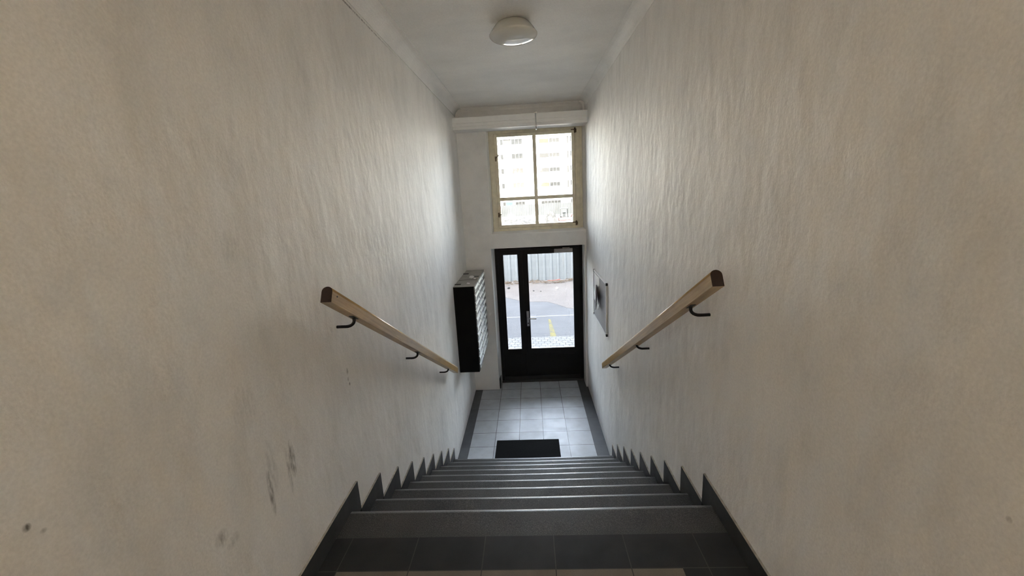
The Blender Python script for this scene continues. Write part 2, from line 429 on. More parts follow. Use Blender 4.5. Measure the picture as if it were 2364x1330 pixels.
# ------------------------------------------------------------------ staircase
st = thing('staircase', (0, Y0, ZF), 'straight flight of nine dark speckled granite steps down to the entrance', 'stairs', None, 'thing')
def step(k):
    yf = Y0 + k*TR; zt = -k*ZR
    yb = YS if k == 0 else yf-TR-0.02
    bm = NB()
    ra, rb = 0.025, 0.014; prof = [(yb, zt-ZR), (yb, zt)]
    for i in range(10):
        a = PI/2*(1-i/9)
        prof.append((yf-ra+ra*math.cos(a)**0.9, zt-rb+rb*math.sin(a)))
    prof += [(yf-0.002, zt-0.045), (yf-0.016, zt-0.048), (yf-0.016, zt-ZR)]
    nseg = 30
    x0, x1 = L+0.0105, R-0.0105
    rows = []
    for s in range(nseg+1):
        x = x0 + (x1-x0)*s/nseg
        w = 0.0030*math.sin(x*3.1+k*1.7) + 0.0016*math.sin(x*11+k*2.3) + 0.0008*math.sin(x*29+k)
        wear = 0.004*math.exp(-(x/0.45)**2)
        rows.append([bm.verts.new((x, y + (w*0.5 if y > yf-0.03 else 0), z - (wear+w*0.4 if (z > zt-0.02 and y > yf-0.03) else 0))) for y, z in prof])
    n = len(prof)
    for A, B in zip(rows, rows[1:]):
        for i in range(n):
            f = bm.faces.new((A[i], A[(i+1) % n], B[(i+1) % n], B[i])); f.smooth = 2 <= i <= 10; f.material_index = 1 if 2 <= i <= 10 else 0
    bm.faces.new(rows[0][::-1]); bm.faces.new(rows[-1])
    bmesh.ops.recalc_face_normals(bm, faces=list(bm.faces))
    o = obj('step', bm, [M['granite'], M['nosing']], st)
    return o
for k in range(9): step(k)

# stepped tile skirting: landing run and one saw-tooth tile per step
def skirting(name, x0, x1, side):
    bm = NB()
    prism(bm, [(-2.6, 0.0), (-2.6, SH), (Y0+PJ, SH), (Y0+PJ, SH-ZR), (YS+0.02, SH-ZR), (YS+0.02, 0.0)], 0, x0, x1)
    bm.normal_update()
    for f in bm.faces:
        if abs(f.normal.z) > 0.9 and f.calc_center_median().z > SH-0.01: f.material_index = 1
    o = structure(name, bm, [M['skirt'], M['skirt_edge']], 'stepped charcoal tile skirting along the %s wall' % side, 'skirting')
    for k in range(1, 9):
        bm = NB()
        ya = Y0+(k-1)*TR+PJ+0.0005; yb = Y0+k*TR+PJ
        p = PJ if k < 8 else 0.06
        zb = -(k+1)*ZR+SH if k < 8 else ZF
        prism(bm, [(ya, zb), (ya, -k*ZR+SH), (Y0+k*TR+p, -k*ZR+SH), (Y0+k*TR+p, zb)], 0, x0, x1)
        bm.normal_update()
        for f in bm.faces:
            if abs(f.normal.z) > 0.9 and f.calc_center_median().z > -k*ZR+SH-0.01: f.material_index = 1
        obj('skirting_tile', bm, [M['skirt'], M['skirt_edge']], o)
skirting('baseboard_left', L, L+0.010, 'left')
skirting('baseboard_right', R-0.010, R, 'right')

# ------------------------------------------------------------------ handrails
SL = math.atan2(0.5775, 1.0)
def handrail(side, label, ynear, yfar, brackets, screw):
    s = -1 if side == 'left' else 1
    xw = L if s < 0 else R
    xc = xw - s*0.088
    dirv = Vector((0, math.cos(SL), -math.sin(SL))); nv = Vector((0, math.sin(SL), math.cos(SL)))
    b0 = Vector((xc, ynear, 0)); b0.z = brackets[0][1]+0.044 + (brackets[0][0]-ynear)*math.tan(SL)
    length = (yfar-ynear)/math.cos(SL)
    t = thing('handrail', (xw, brackets[1][0], brackets[1][1]), label, 'handrail', 'handrails of the stairwell')
    bm = NB()
    hw, h = 0.023, 0.068
    prof = [(-hw, 0.0), (-hw, h-hw*0.9)]
    for i in range(1, 10):
        a = PI - PI*i/10
        prof.append((hw*math.cos(a), h-hw*0.9+hw*0.9*math.sin(a)))
    prof += [(hw, h-hw*0.9), (hw, 0.0)]
    rings = []
    for d in (0, length*0.33, length*0.66, length):
        rings.append([bm.verts.new(b0 + dirv*d + Vector((px, 0, 0)) + nv*pz) for px, pz in prof])
    n = len(prof)
    for A, B in zip(rings, rings[1:]):
        for i in range(n):
            f = bm.faces.new((A[i], A[(i+1) % n], B[(i+1) % n], B[i])); f.smooth = 1 <= i <= n-3
    fa = bm.faces.new(rings[0]); fb = bm.faces.new(rings[-1][::-1])
    bmesh.ops.recalc_face_normals(bm, faces=list(bm.faces))
    for f in (fa, fb): f.smooth = False
    fa.material_index = 1  # near end face only: the shade-darkened copy of the rail wood
    rail = obj('rail', bm, [M['wood'], M['wood_shaded_end']], t)
    if screw:
        bm = NB(); p = b0 + dirv*0.045 + nv*0.036 + Vector((-s*hw, 0, 0))
        tube(bm, [p+Vector((s*0.004, 0, 0)), p-Vector((s*0.0015, 0, 0))], 0.004, 10)
        obj('screw', bm, M['black_metal'], rail)
    for (y, z) in brackets:
        bm = NB(); path = [(xw, y, z), (xw-s*0.045, y, z)]
        for i in range(1, 7):
            a = PI/2*i/6
            path.append((xw-s*(0.045+0.043*math.sin(a)), y, z+0.030*(1-math.cos(a))))
        path.append((xc, y, z+0.0445))
        tube(bm, path, 0.0075, 12)
        br = obj('bracket', bm, M['black_metal'], t, label='black bent steel bracket')
        bm = NB()
        c = Vector((xc, y, z+0.0435))
        v = [c + Vector((dx, 0, 0)) + dirv*dy + nv*dz for dz in (-0.0015, 0.0015) for dx, dy in ((-.012, -.03), (.012, -.03), (.012, .03), (-.012, .03))]
        vs = [bm.verts.new(p) for p in v]
        for q in ((3,2,1,0),(4,5,6,7),(0,1,5,4),(1,2,6,5),(2,3,7,6),(3,0,4,7)): bm.faces.new([vs[i] for i in q])
        obj('mounting_plate', bm, M['black_metal'], br)
handrail('left', 'wooden handrail on the left wall with a screw hole near its top end', 1.625, 4.12, [(1.862, 0.899), (2.815, 0.347), (3.768, -0.192)], True)
handrail('right', 'wooden handrail on the right wall, running down towards the notice board', 1.595, 4.06, [(1.858, 0.889), (2.793, 0.366), (3.772, -0.203)], False)

# ------------------------------------------------------------------ window
win = thing('window_1', (0.205, D+0.15, WZ0), 'cream painted casement window with four panes above the door', 'window', None, 'structure')
yw = D+0.11
def frame_rect(bm, x0, x1, z0, z1, wl, wr, wb, wt, y0, y1):
    box(bm, x0, x0+wl, y0, y1, z0, z1); box(bm, x1-wr, x1, y0, y1, z0, z1)
    box(bm, x0+wl, x1-wr, y0, y1, z0, z0+wb); box(bm, x0+wl, x1-wr, y0, y1, z1-wt, z1)
bm = NB()
frame_rect(bm, WX0, WX1, WZ0, WZ1, 0.060, 0.072, 0.034, 0.075, yw, YOUT-0.06)
frame_rect(bm, WX0+0.060, WX1-0.072, WZ0+0.034, WZ1-0.075, 0.034, 0.044, 0.030, 0.030, yw+0.056, YOUT-0.08)
frame_rect(bm, WX0+0.060, WX1-0.072, WZ0+0.034, WZ1-0.075, 0.018, 0.022, 0.010, 0.010, yw+0.014, yw+0.056)
frame_rect(bm, WX0+0.005, WX1-0.03, WZ0+0.003, WZ1-0.04, 0.0, 0.012, 0.0, 0.0, yw-0.010, yw)
frame_rect(bm, WX0+0.005, WX1-0.005, WZ0+0.003, WZ1-0.01, 0.010, 0.014, 0.008, 0.01, yw-0.008, yw)
obj('casing', bm, M['cream'], win)
sx0, sx1, sz0, sz1 = -0.370, 0.748, 1.012, 2.312
ys = yw+0.008
bm = NB()
frame_rect(bm, sx0, sx1, sz0, sz1, 0.040, 0.042, 0.040, 0.040, ys, ys+0.045)
box(bm, 0.164, 0.212, ys, ys+0.045, sz0+0.04, sz1-0.04)
box(bm, sx0+0.04, 0.164, ys+0.002, ys+0.044, 1.397, 1.446); box(bm, 0.212, sx1-0.042, ys+0.002, ys+0.044, 1.397, 1.446)
bevel_all(bm, 0.004, 2)
sash = obj('sash', bm, M['cream'], win)
for (a, b, c, d) in ((sx0+.04, .166, 1.444, sz1-.04), (.21, sx1-.042, 1.444, sz1-.04), (sx0+.04, .166, sz0+.04, 1.40), (.21, sx1-.042, sz0+.04, 1.40)):
    bm = NB(); box(bm, a, b, ys+0.02, ys+0.024, c, d); obj('pane', bm, M['glass'], sash)
for z in (2.30, 1.035):
    bm = NB()
    tube(bm, [(0.752, ys-0.012, z-0.03), (0.752, ys-0.012, z+0.035)], 0.011, 12)
    box(bm, 0.700, 0.752, ys-0.006, ys+0.001, z+0.005, z+0.020)
    box(bm, 0.752, 0.775, ys-0.008, ys+0.001, z-0.025, z+0.02)
    obj('hinge', bm, M['brown_metal'], win, label='brass hinge')
for z, dz in ((1.985, 0.045), (1.205, 0.004)):
    bm = NB()
    box(bm, -0.372, -0.350, ys-0.008, ys+0.001, z-0.035, z+0.03)
    tube(bm, [(-0.360, ys-0.006, z), (-0.360, ys-0.03, z)], 0.008, 10)
    tube(bm, [(-0.362, ys-0.028, z-0.002), (-0.335, ys-0.030, z+dz*0.6), (-0.318, ys-0.030, z+dz)], 0.006, 10)
    obj('latch', bm, M['brown_metal'], win, label='small brass turn latch')

# unseen window added to dress the fill light, behind the viewer
added_win = thing('added_window', (0, -2.6, 1.04), 'added frosted window backing the fill light', 'window', None, 'structure')
bm = NB(); frame_rect(bm, -0.66, 0.66, 1.04, 2.36, 0.06, 0.06, 0.06, 0.06, -2.6, -2.55); obj('frame', bm, M['white_paint'], added_win)
bm = NB(); box(bm, -0.60, 0.60, -2.595, -2.585, 1.10, 2.30); obj('pane', bm, M['opal'], added_win)

# ------------------------------------------------------------------ boxed beam over the window with its rod clamp
beam = thing('boxed_beam', (0, 5.69, 2.337), 'white boxed beam across the stairwell just above the window', 'beam', None, 'structure')
bm = NB()
prism(bm, [(5.700, 2.337), (5.696, 2.341), (5.696, 2.372), (5.699, 2.374), (5.699, 2.377), (5.696, 2.379), (5.696, 2.412), (5.699, 2.414), (5.699, 2.417),
           (5.696, 2.419), (5.696, 2.486), (5.700, 2.490), (D, 2.490), (D, 2.337)], 0, L, R)
obj('casing_board', bm, M['white_paint'], beam)
bm = NB()
tube(bm, [(0.213, 5.684, 2.318), (0.213, 5.684, 2.500)], 0.006, 10)
box(bm, 0.192, 0.234, 5.674, 5.705, 2.491, 2.503)
box(bm, 0.203, 0.223, 5.676, 5.696, 2.480, 2.4905)
box(bm, 0.199, 0.227, 5.674, 5.696, 2.322, 2.338); tube(bm, [(0.213, 5.685, 2.322), (0.213, 5.685, 2.283)], 0.009, 10)
obj('rod_clamp', bm, M['steel'], beam, label='thin metal rod clamp')
# bent pipe end at the right over the beam
pp = [(R-0.062+0.0*i, 5.90, 2.66) for i in range(1)]
bm = NB(); path = [(0.795, 5.925, 2.625), (0.815, 5.925, 2.625)]
for i in range(1, 9):
    a = PI/2*i/8
    path.append((0.815+0.034*math.sin(a), 5.925-0.05*math.sin(a)*0.6, 2.625-0.034*(1-math.cos(a))))
path.append((0.849, 5.893, 2.491))
tube(bm, path, 0.022, 14)
tag(obj('pipe', bm, M['white_paint']), 'short bent white pipe in the corner above the right end of the beam', 'pipe')

# ------------------------------------------------------------------ entrance door
door = thing('door_1', (0.18, YDOOR, ZF), 'black entrance door with a narrow glazed side leaf', 'door', None, 'structure')
yd = YDOOR
bm = NB()
fx0, fx1 = -0.474, 0.847
box(bm, fx0, -0.425, yd, yd+0.085, ZF+0.03, 0.80); box(bm, 0.795, fx1, yd, yd+0.085, ZF+0.03, 0.80)
box(bm, -0.425, 0.795, yd, yd+0.085, 0.665, 0.80)
box(bm, -0.425, -0.40, yd+0.070, yd+0.085, ZF+0.03, 0.665); box(bm, 0.77, 0.795, yd+0.070, yd+0.085, ZF+0.03, 0.665); box(bm, -0.40, 0.77, yd+0.070, yd+0.085, 0.635, 0.665)
bevel_all(bm, 0.004)
obj('frame', bm, M['black_paint'], door)
def leaf(name, x0, x1, px0, px1, pz0, pz1, ydl):
    bm = NB()
    z0, z1 = ZF+0.045, 0.660
    box(bm, x0, px0, ydl, ydl+0.055, z0, z1); box(bm, px1, x1, ydl, ydl+0.055, z0, z1)
    box(bm, px0, px1, ydl, ydl+0.055, z0, pz0); box(bm, px0, px1, ydl, ydl+0.055, pz1, z1)
    # raised lower panel moulding and glazing beads
    g = 0.012
    box(bm, px0-g, px1+g, ydl-0.006, ydl, pz1, pz1+g); box(bm, px0-g, px0, ydl-0.006, ydl, pz0, pz1); box(bm, px1, px1+g, ydl-0.006, ydl, pz0, pz1)
    box(bm, px0-g, px1+g, ydl-0.006, ydl, pz0-g, pz0)
    if px1-px0 > 0.4:
        box(bm, px0, px1, ydl-0.008, ydl, z0+0.12, pz0-0.10)
    if px1-px0 < 0.4: box(bm, x1-0.001, x1+0.018, ydl+0.052, ydl+0.064, z0, z1)
    lf = obj(name, bm, M['black_paint'], door)
    bm = NB(); box(bm, px0, px1, ydl+0.026, ydl+0.032, pz0, pz1); obj('pane', bm, M['glass'], lf)
    bm = NB(); box(bm, px0+0.002, px1-0.002, ydl+0.004, ydl+0.024, pz0+0.0005, pz0+0.010); obj('glazing_strip', bm, M['seal'], lf, label='bright strip along the bottom of the glass')
    return lf
leaf('side_leaf', -0.425, -0.056, -0.347, -0.130, -0.928, 0.594, yd+0.012)
main = leaf('door_leaf', -0.050, 0.795, 0.025, 0.709, -0.926, 0.592, yd+0.006)
bm = NB(); box(bm, fx0, fx1, yd-0.01, yd+0.09, ZF, ZF+0.03)
prism(bm, [(yd-0.03, ZF+0.001), (yd-0.025, ZF+0.014), (yd-0.01, ZF+0.03), (yd-0.01, ZF+0.001)], 0, fx0, fx1)
prism(bm, [(yd-0.004, ZF+0.03), (yd-0.004, ZF+0.094), (yd+0.006, ZF+0.094), (yd+0.006, ZF+0.03)], 0, -0.42, 0.79)
obj('threshold', bm, M['black_metal'], door)
hx = -0.010
bm = NB(); box(bm, hx-0.019, hx+0.019, yd-0.006, yd+0.006, -0.544, -0.298); bevel_all(bm, 0.005, 3)
hp = obj('handle_plate', bm, M['steel'], door, label='steel door handle plate')
bm = NB(); tube(bm, [(hx, yd-0.006, -0.405), (hx, yd-0.045, -0.405), (hx+0.010, yd-0.056, -0.405), (hx+0.03, yd-0.058, -0.406), (hx+0.13, yd-0.058, -0.410)], 0.0095, 12)
obj('lever', bm, M['steel'], hp)
bm = NB(); tube(bm, [(hx, yd-0.0055, -0.495), (hx, yd-0.010, -0.495)], 0.010, 14); obj('keyhole', bm, M['black_metal'], hp)
bm = NB(); box(bm, 0.425, 0.700, yd-0.045, yd+0.006, 0.600, 0.658); bevel_all(bm, 0.005, 2)
cl = obj('door_closer', bm, M['closer'], door, label='grey overhead door closer')
bm = NB(); box(bm, 0.55, 0.655, yd-0.028, yd-0.018, 0.6585, 0.672); box(bm, 0.62, 0.66, yd-0.04, yd-0.01, 0.6585, 0.667)
obj('arm', bm, M['closer'], cl)
# stop post at the bottom of the left jamb
bm = NB(); box(bm, -0.500, -0.478, D+0.03, D+0.20, ZF, ZF+0.165); tag(obj('door_stop', bm, M['plastic']), 'dark block at the foot of the white jamb left of the door', 'door stop')

# ------------------------------------------------------------------ mailboxes
mx0, mx1, my0, my1, mz0, mz1 = L, -0.628, 4.810, 5.945, -0.664, 0.435
mb = thing('mailbox_cabinet', (L, my0, mz0), 'black wall cabinet of metal letterboxes beside the entrance door', 'mailboxes')
bm = NB()
box(bm, mx0, mx1, my0, my1, mz0, mz1-0.004)
obj('cabinet_body', bm, M['box_dark'], mb)
bm = NB(); box(bm, mx0, mx1+0.008, my0, my1, mz1-0.0035, mz1)
top = obj('top_sheet', bm, M['box_top'], mb, label='dusty grey top of the cabinet')
for y in (4.945, 5.64):
    bm = NB(); box(bm, L, L+0.075, y-0.012, y+0.012, mz1, mz1+0.008); obj('hanging_tab', bm, M['plastic'], top)
bm = NB(); box(bm, mx0+0.01, mx1, 5.205, 5.215, mz1, mz1+0.002); obj('seam', bm, M['plastic'], top)
bm = NB(); box(bm, -0.70, -0.635, 5.40, 5.47, mz1, mz1+0.0015); obj('slot', bm, M['plastic'], top)
NR, NCOL = 11, 3
dh = (mz1-mz0-0.012)/NR; dw = (my1-my0-0.012)/NCOL
first = None
for c in range(NCOL):
    for r in range(NR):
        loc = (mx1-L, 0.006+dw*c, 0.006+dh*r)
        if first is None:
            bm = NB(); box(bm, 0.0, 0.008, 0.005, dw-0.005, 0.004, dh-0.004); bevel_all(bm, 0.0015, 1)
            d = obj('mailbox_door', bm, M['box_door'], mb, local=True)
            bm = NB()
            prism(bm, [(0.008, dh-0.018), (0.013, dh-0.016), (0.020, dh-0.044), (0.018, dh-0.047), (0.008, dh-0.042)], 1, 0.022, dw-0.022)
            fl = obj('slot_flap', bm, M['box_flap'], d, local=True, label='bright metal letter slot flap')
            bm = NB(); tube(bm, [(0.007, dw-0.05, 0.022), (0.012, dw-0.05, 0.022)], 0.008, 10); lk = obj('lock', bm, M['steel'], d, local=True)
            bm = NB(); box(bm, 0.0078, 0.0090, 0.06, 0.15, 0.012, 0.030); npl = obj('name_plate', bm, M['paper'], d, local=True)
            first = (d, fl, lk, npl)
        else:
            d = first[0].copy(); C.objects.link(d); d.parent = mb
            for ch in first[1:]:
                e = ch.copy(); C.objects.link(e); e.parent = d
        d.location = loc
def crumple(name, p, r, label, cat):
    bm = NB(); bmesh.ops.create_icosphere(bm, subdivisions=2, radius=r)
    rr = random.Random(p[1])
    for v in bm.verts:
        v.co *= 0.7+0.5*rr.random(); v.co.z *= 0.5; v.co += Vector((p[0], p[1], p[2]+r*0.42))
    zmin = min(v.co.z for v in bm.verts)
    for v in bm.verts: v.co.z += p[2]-zmin
    tag(obj(name, bm, M['paper']), label, cat)
crumple('paper_scrap', (-0.712, 5.29, mz1+0.002), 0.034, 'larger crumpled white scrap on top of the letterboxes', 'paper scrap')
crumple('paper_scrap', (-0.665, 5.23, mz1+0.002), 0.018, 'small white scrap touching the larger one on the letterboxes', 'paper scrap')
crumple('paper_scrap', (-0.709, 4.945, mz1+0.002), 0.020, 'little white scrap at the near front edge of the letterbox top', 'paper scrap')

# ------------------------------------------------------------------ notice board
by0, by1, bz0, bz1, bx = 4.335, 5.215, -0.090, 0.505, R-0.020
nb = thing('notice_board', (R, 4.775, bz0), 'grey notice board in an aluminium frame on the right wall', 'notice board')
bm = NB(); box(bm, bx+0.006, R, by0+0.01, by1-0.01, bz0+0.01, bz1-0.01); obj('panel', bm, M['board'], nb)
bm = NB()
box(bm, bx, R, by0, by0+0.016, bz0, bz1, 0); box(bm, bx, R, by1-0.016, by1, bz0, bz1, 0)
box(bm, bx, R, by0+0.016, by1-0.016, bz0, bz0+0.016, 0); box(bm, bx, R, by0+0.016, by1-0.016, bz1-0.016, bz1, 0)
obj('frame', bm, [M['alu'], M['alu_side']], nb)
for y in (by0, by1):
    for z in (bz0, bz1):
        bm = NB(); sy = 1 if y == by0 else -1; sz = 1 if z == bz0 else -1
        ya, yb_ = sorted((y-sy*0.002, y+sy*0.028)); za, zb = sorted((z-sz*0.002, z+sz*0.028))
        box(bm, bx-0.002, R, ya, yb_, za, zb); bevel_all(bm, 0.004, 2)
        obj('corner_cap', bm, M['plastic'], nb, label='black plastic corner cap')
def flat_sheet(name, y0, y1, z0, z1, x, m, label, bow=0.004):
    bm = NB(); n = 8; rows = []
    for i in range(n+1):
        u = i/n; y = y0+(y1-y0)*u
        dx = -bow*math.sin(PI*u)
        rows.append([bm.verts.new((x+dx, y, z0)), bm.verts.new((x+dx, y, z1))])
    for A, B in zip(rows, rows[1:]):
        f = bm.faces.new((A[0], A[1], B[1], B[0])); f.smooth = True
    o = obj(name, bm, m)
    sd = o.modifiers.new('thickness', 'SOLIDIFY'); sd.thickness = 0.0006; sd.offset = 0
    return tag(o, label, 'paper')
flat_sheet('notice_sheet', 4.765, 5.13, 0.285, 0.478, bx+0.003, M['printed'], 'white printed sheet at the top far corner of the notice board')
flat_sheet('notice_sheet', 4.90, 5.185, 0.125, 0.28, bx+0.0035, M['paper'], 'plain white sheet half hidden under the curled grey sheet', 0.002)
flat_sheet('notice_slip', 4.835, 4.90, 0.075, 0.135, bx+0.003, M['paper'], 'small white slip under the lower tip of the curled sheet', 0.001)
bm = NB(); n = 12; grid = []
A_, B_, C_ = Vector((0, 5.150, 0.290)), Vector((0, 4.680, 0.420)), Vector((0, 4.730, 0.100))
for i in range(n+1):
    u = i/n; row = []
    for j in range(n+1):
        v = j/n
        top_ = A_.lerp(B_, u); bot = A_.lerp(C_, u)
        p = top_.lerp(bot, v)
        lift = 0.004 + 0.045*(u**4)
        row.append(bm.verts.new((bx-0.001-lift, p.y, p.z)) if (i > 0 or j == 0) else grid_first)
        if i == 0 and j == 0: grid_first = row[0]
    grid.append(row)
for i in range(n):
    for j in range(n):
        q = [grid[i][j], grid[i+1][j], grid[i+1][j+1], grid[i][j+1]]
        q = list(dict.fromkeys(q))
        if len(q) >= 3:
            f = bm.faces.new(q); f.smooth = True
o = obj('curled_sheet', bm, M['paper_grey']); sd = o.modifiers.new('thickness', 'SOLIDIFY'); sd.thickness = 0.0008; sd.offset = 0
tag(o, 'curled grey sheet peeling away from the notice board', 'paper')

# ------------------------------------------------------------------ door mat
bm = NB(); box(bm, -0.440, 0.318, 4.10, 4.558, ZF+0.001, ZF+0.013); bevel_all(bm, 0.004, 2)
mt = tag(obj('door_mat', bm, M['mat_']), 'black rubber doormat on the pale floor tiles at the foot of the stairs', 'doormat')

# ------------------------------------------------------------------ ceiling lamp
lc = (0.012, 3.24, ZC)
cl_ = thing('ceiling_lamp', lc, 'round opal ceiling lamp, switched off, above the stairs', 'lamp')
bm = NB(); lathe(bm, [(0.0, -0.0005), (0.088, -0.0005), (0.088, -0.016), (0.080, -0.018), (0.0, -0.018)], lc); obj('base', bm, M['white_paint'], cl_)
bm = NB()
prof = [(0.098, -0.0005), (0.104, -0.0005)]
for i in range(1, 12):
    t_ = i/12; prof.append((0.104+0.064*t_**0.82, -0.0005-0.0745*t_**1.15))
for i in range(0, 17):
    a = PI/2*i/16
    prof.append((0.170*math.cos(a)**0.95 if i < 16 else 0.0, -0.077-0.049*math.sin(a)))
lathe(bm, prof, lc, 64); obj('shade', bm, M['opal'], cl_)
# ================================================================== outside
def setts():
    m, nt, bs = new_mat('stone_setts')
    v = coords(nt, (1, 1, 1), (0.03, 0.02, 0))
    wob = noise(nt, coords(nt), 6.0, 2.0)
    b = N(nt, 'ShaderNodeTexBrick'); b.offset = 0.5
    add = N(nt, 'ShaderNodeVectorMath', operation='ADD'); comb = N(nt, 'ShaderNodeCombineXYZ')
    sc_ = math_(nt, 'MULTIPLY', wob, 0.11); nt.links.new(sc_, comb.inputs[0]); nt.links.new(sc_, comb.inputs[1])
    nt.links.new(v, add.inputs[0]); nt.links.new(comb.outputs[0], add.inputs[1])
    nt.links.new(add.outputs[0], b.inputs['Vector'])
    b.inputs['Scale'].default_value = 1.0; b.inputs['Brick Width'].default_value = 0.125; b.inputs['Row Height'].default_value = 0.12
    b.inputs['Mortar Size'].default_value = 0.0065; b.inputs['Mortar Smooth'].default_value = 0.3
    b.inputs['Color1'].default_value = (0.0705, 0.0679, 0.0637, 1); b.inputs['Color2'].default_value = (0.0888, 0.0852, 0.0809, 1); b.inputs['Mortar'].default_value = (0.018, 0.016, 0.014, 1)
    nt.links.new(b.outputs['Color'], bs.inputs['Base Color']); bs.inputs['Roughness'].default_value = 0.8
    bump(nt, bs, math_(nt, 'SUBTRACT', 1.0, b.outputs['Fac']), 0.8, 0.01)
    return m
def ground(name, a, b, scale, fine=90.0):
    m, nt, bs = new_mat(name)
    n = noise(nt, coords(nt), scale, 6.0, 0.65); n2 = noise(nt, coords(nt), fine, 2.0)
    c = mixc(nt, 1.0, ramp(nt, n, [(0.32, a), (0.68, b)]), ramp(nt, n2, [(0.3, (0.85,)*3), (0.7, (1.1,)*3)]), 'MULTIPLY')
    nt.links.new(c, bs.inputs['Base Color']); bs.inputs['Roughness'].default_value = 0.9; bs.inputs['Specular IOR Level'].default_value = 0.1
    bump(nt, bs, n2, 0.5, 0.02)
    return m
MO = dict(setts=setts(), asphalt=ground('asphalt', (0.0650, 0.0650, 0.0671), (0.0770, 0.0770, 0.0791), 1.2),
          soil=ground('soil', (0.0813, 0.0718, 0.0664), (0.0998, 0.0910, 0.0847), 0.9, 30.0), site=ground('site_ground', (0.36, 0.33, 0.30), (0.48, 0.45, 0.42), 0.3, 4.0),
          yellow=ground('worn_yellow_paint', (0.07, 0.068, 0.062), (0.135, 0.115, 0.035), 9.0),
          faint=simple('worn_white_paint', (0.0902, 0.0902, 0.0921), 0.8, var=0.1, scale=9),
          sheet=simple('galvanised_sheet', (0.0874, 0.0944, 0.0983), 0.55, 0.0, var=0.06, scale=1.5),
          hoard=simple('grey_hoarding', (0.0132, 0.0144, 0.0150), 0.7, var=0.25, scale=0.6, spec=0.15),
          facade=simple('white_facade', (0.80, 0.79, 0.76), 0.8, var=0.02, scale=0.4), frame=simple('grey_window_frame', (0.0036, 0.0036, 0.0038), 0.5),
          spacer=simple('pale_facade_panel', (0.0137, 0.0133, 0.0126), 0.7, var=0.05, spec=0.15), wpane=simple('dark_window_pane', (0.0047, 0.0049, 0.0050), 0.3, var=0.45, scale=1.6, spec=0.15),
          blind=simple('pale_blind', (0.0086, 0.0086, 0.0085), 0.7, spec=0.15), yblind=simple('yellowish_balcony_screen', (0.0122, 0.0112, 0.0076), 0.7, var=0.1, spec=0.15),
          rubble=ground('rubble', (0.0060, 0.0060, 0.0060), (0.0270, 0.0270, 0.0270), 2.5, 12.0), blue=simple('blue_banner', (0.011, 0.026, 0.033), 0.7, var=0.04, spec=0.1),
          red=simple('red_machine_paint', (0.040, 0.022, 0.022), 0.4, spec=0.12), cabc=simple('cab_grey', (0.011, 0.012, 0.0125), 0.5, spec=0.12), rubber=simple('track_rubber', (0.05, 0.05, 0.05), 0.8),
          twig=simple('dry_twig', (0.068, 0.048, 0.031), 0.9, var=0.3), redp=simple('red_plastic', (0.170, 0.034, 0.024), 0.5), stone=simple('brown_pebble', (0.030, 0.027, 0.025), 0.8, var=0.15, scale=6))
def slab(name, x0, x1, y0, y1, zt, m, label, cat, th=0.2):
    bm = NB(); box(bm, x0, x1, y0, y1, zt-th, zt); structure(name, bm, m, label, cat)
slab('pavement', -14, 14, YOUT, 8.62, ZG+0.02, MO['setts'], 'strip of pale stone setts outside the door', 'pavement')
slab('road', -60, 60, 8.62, 15.2, ZG, MO['asphalt'], 'grey asphalt road beyond the door', 'road')
rv = random.Random(11); edge = []
for i in range(-60, 61):
    x = i*0.25
    base = 11.85-0.72*x if -2 < x < 1.9 else (13.2 if x < 0 else 10.5)
    edge.append((x, base+rv.uniform(-0.10, 0.10)+0.12*math.sin(x*4.0)))
bm = NB(); prism(bm, edge+[(15.0, 15.2), (-15.0, 15.2)], 2, ZG+0.0005, ZG+0.005)
structure('ground_verge', bm, MO['soil'], 'bare earth verge in front of the metal fence', 'ground')
slab('ground_site', -140, 140, 15.2, 180, ZG, MO['site'], 'building site ground behind the fence', 'ground')
slab('ground_near', -60, 60, -30, YOUT-0.35, ZG-0.35, MO['site'], 'ground under the house', 'ground')
bm = NB(); prism(bm, [(0.435, 8.66), (0.565, 8.66), (0.505, 9.95), (0.45, 9.95)], 2, ZG+0.0005, ZG+0.004)
structure('road_marking', bm, MO['yellow'], 'yellow painted line running away across the asphalt', 'road marking')
bm = NB(); box(bm, -8, 8, 10.21, 10.28, ZG+0.0005, ZG+0.003); structure('road_marking', bm, MO['faint'], 'faint pale line along the asphalt', 'road marking')
# corrugated metal fence
fz0, fz1, fy = ZG+0.02, 0.40, 14.72
fen = thing('metal_fence', (0.4, fy, ZG), 'grey corrugated metal fence across the road', 'fence')
def fence_panel(x0, x1, y, z1, pitch_):
    bm = NB(); xs = []; x = x0
    cyc = [(0.0, 0.0), (0.55, 0.0), (0.65, 0.035), (0.90, 0.035), (1.0, 0.0)]
    pts = []
    while x < x1-1e-4:
        for u, dy in cyc[:-1]:
            if x+u*pitch_ <= x1: pts.append((x+u*pitch_, y-dy))
        x += pitch_
    pts.append((x1, y))
    top_ = [bm.verts.new((a, b, z1)) for a, b in pts]; bot = [bm.verts.new((a, b, fz0)) for a, b in pts]
    for i in range(len(pts)-1): bm.faces.new((bot[i], bot[i+1], top_[i+1], top_[i]))
    o = obj('fence_panel', bm, MO['sheet'], fen); sd = o.modifiers.new('thickness', 'SOLIDIFY'); sd.thickness = 0.004
for i in range(-6, 8): fence_panel(i*2.0+0.35+0.005, i*2.0+2.35-0.005, fy+(0.015 if i % 2 else 0), fz1-0.03*(i % 3), 0.25)
for i in range(-6, 9): one_box('fence_post', (i*2.0+0.35-0.03, i*2.0+0.35+0.03, fy+0.03, fy+0.09, ZG, fz1-0.1), MO['sheet'], fen)
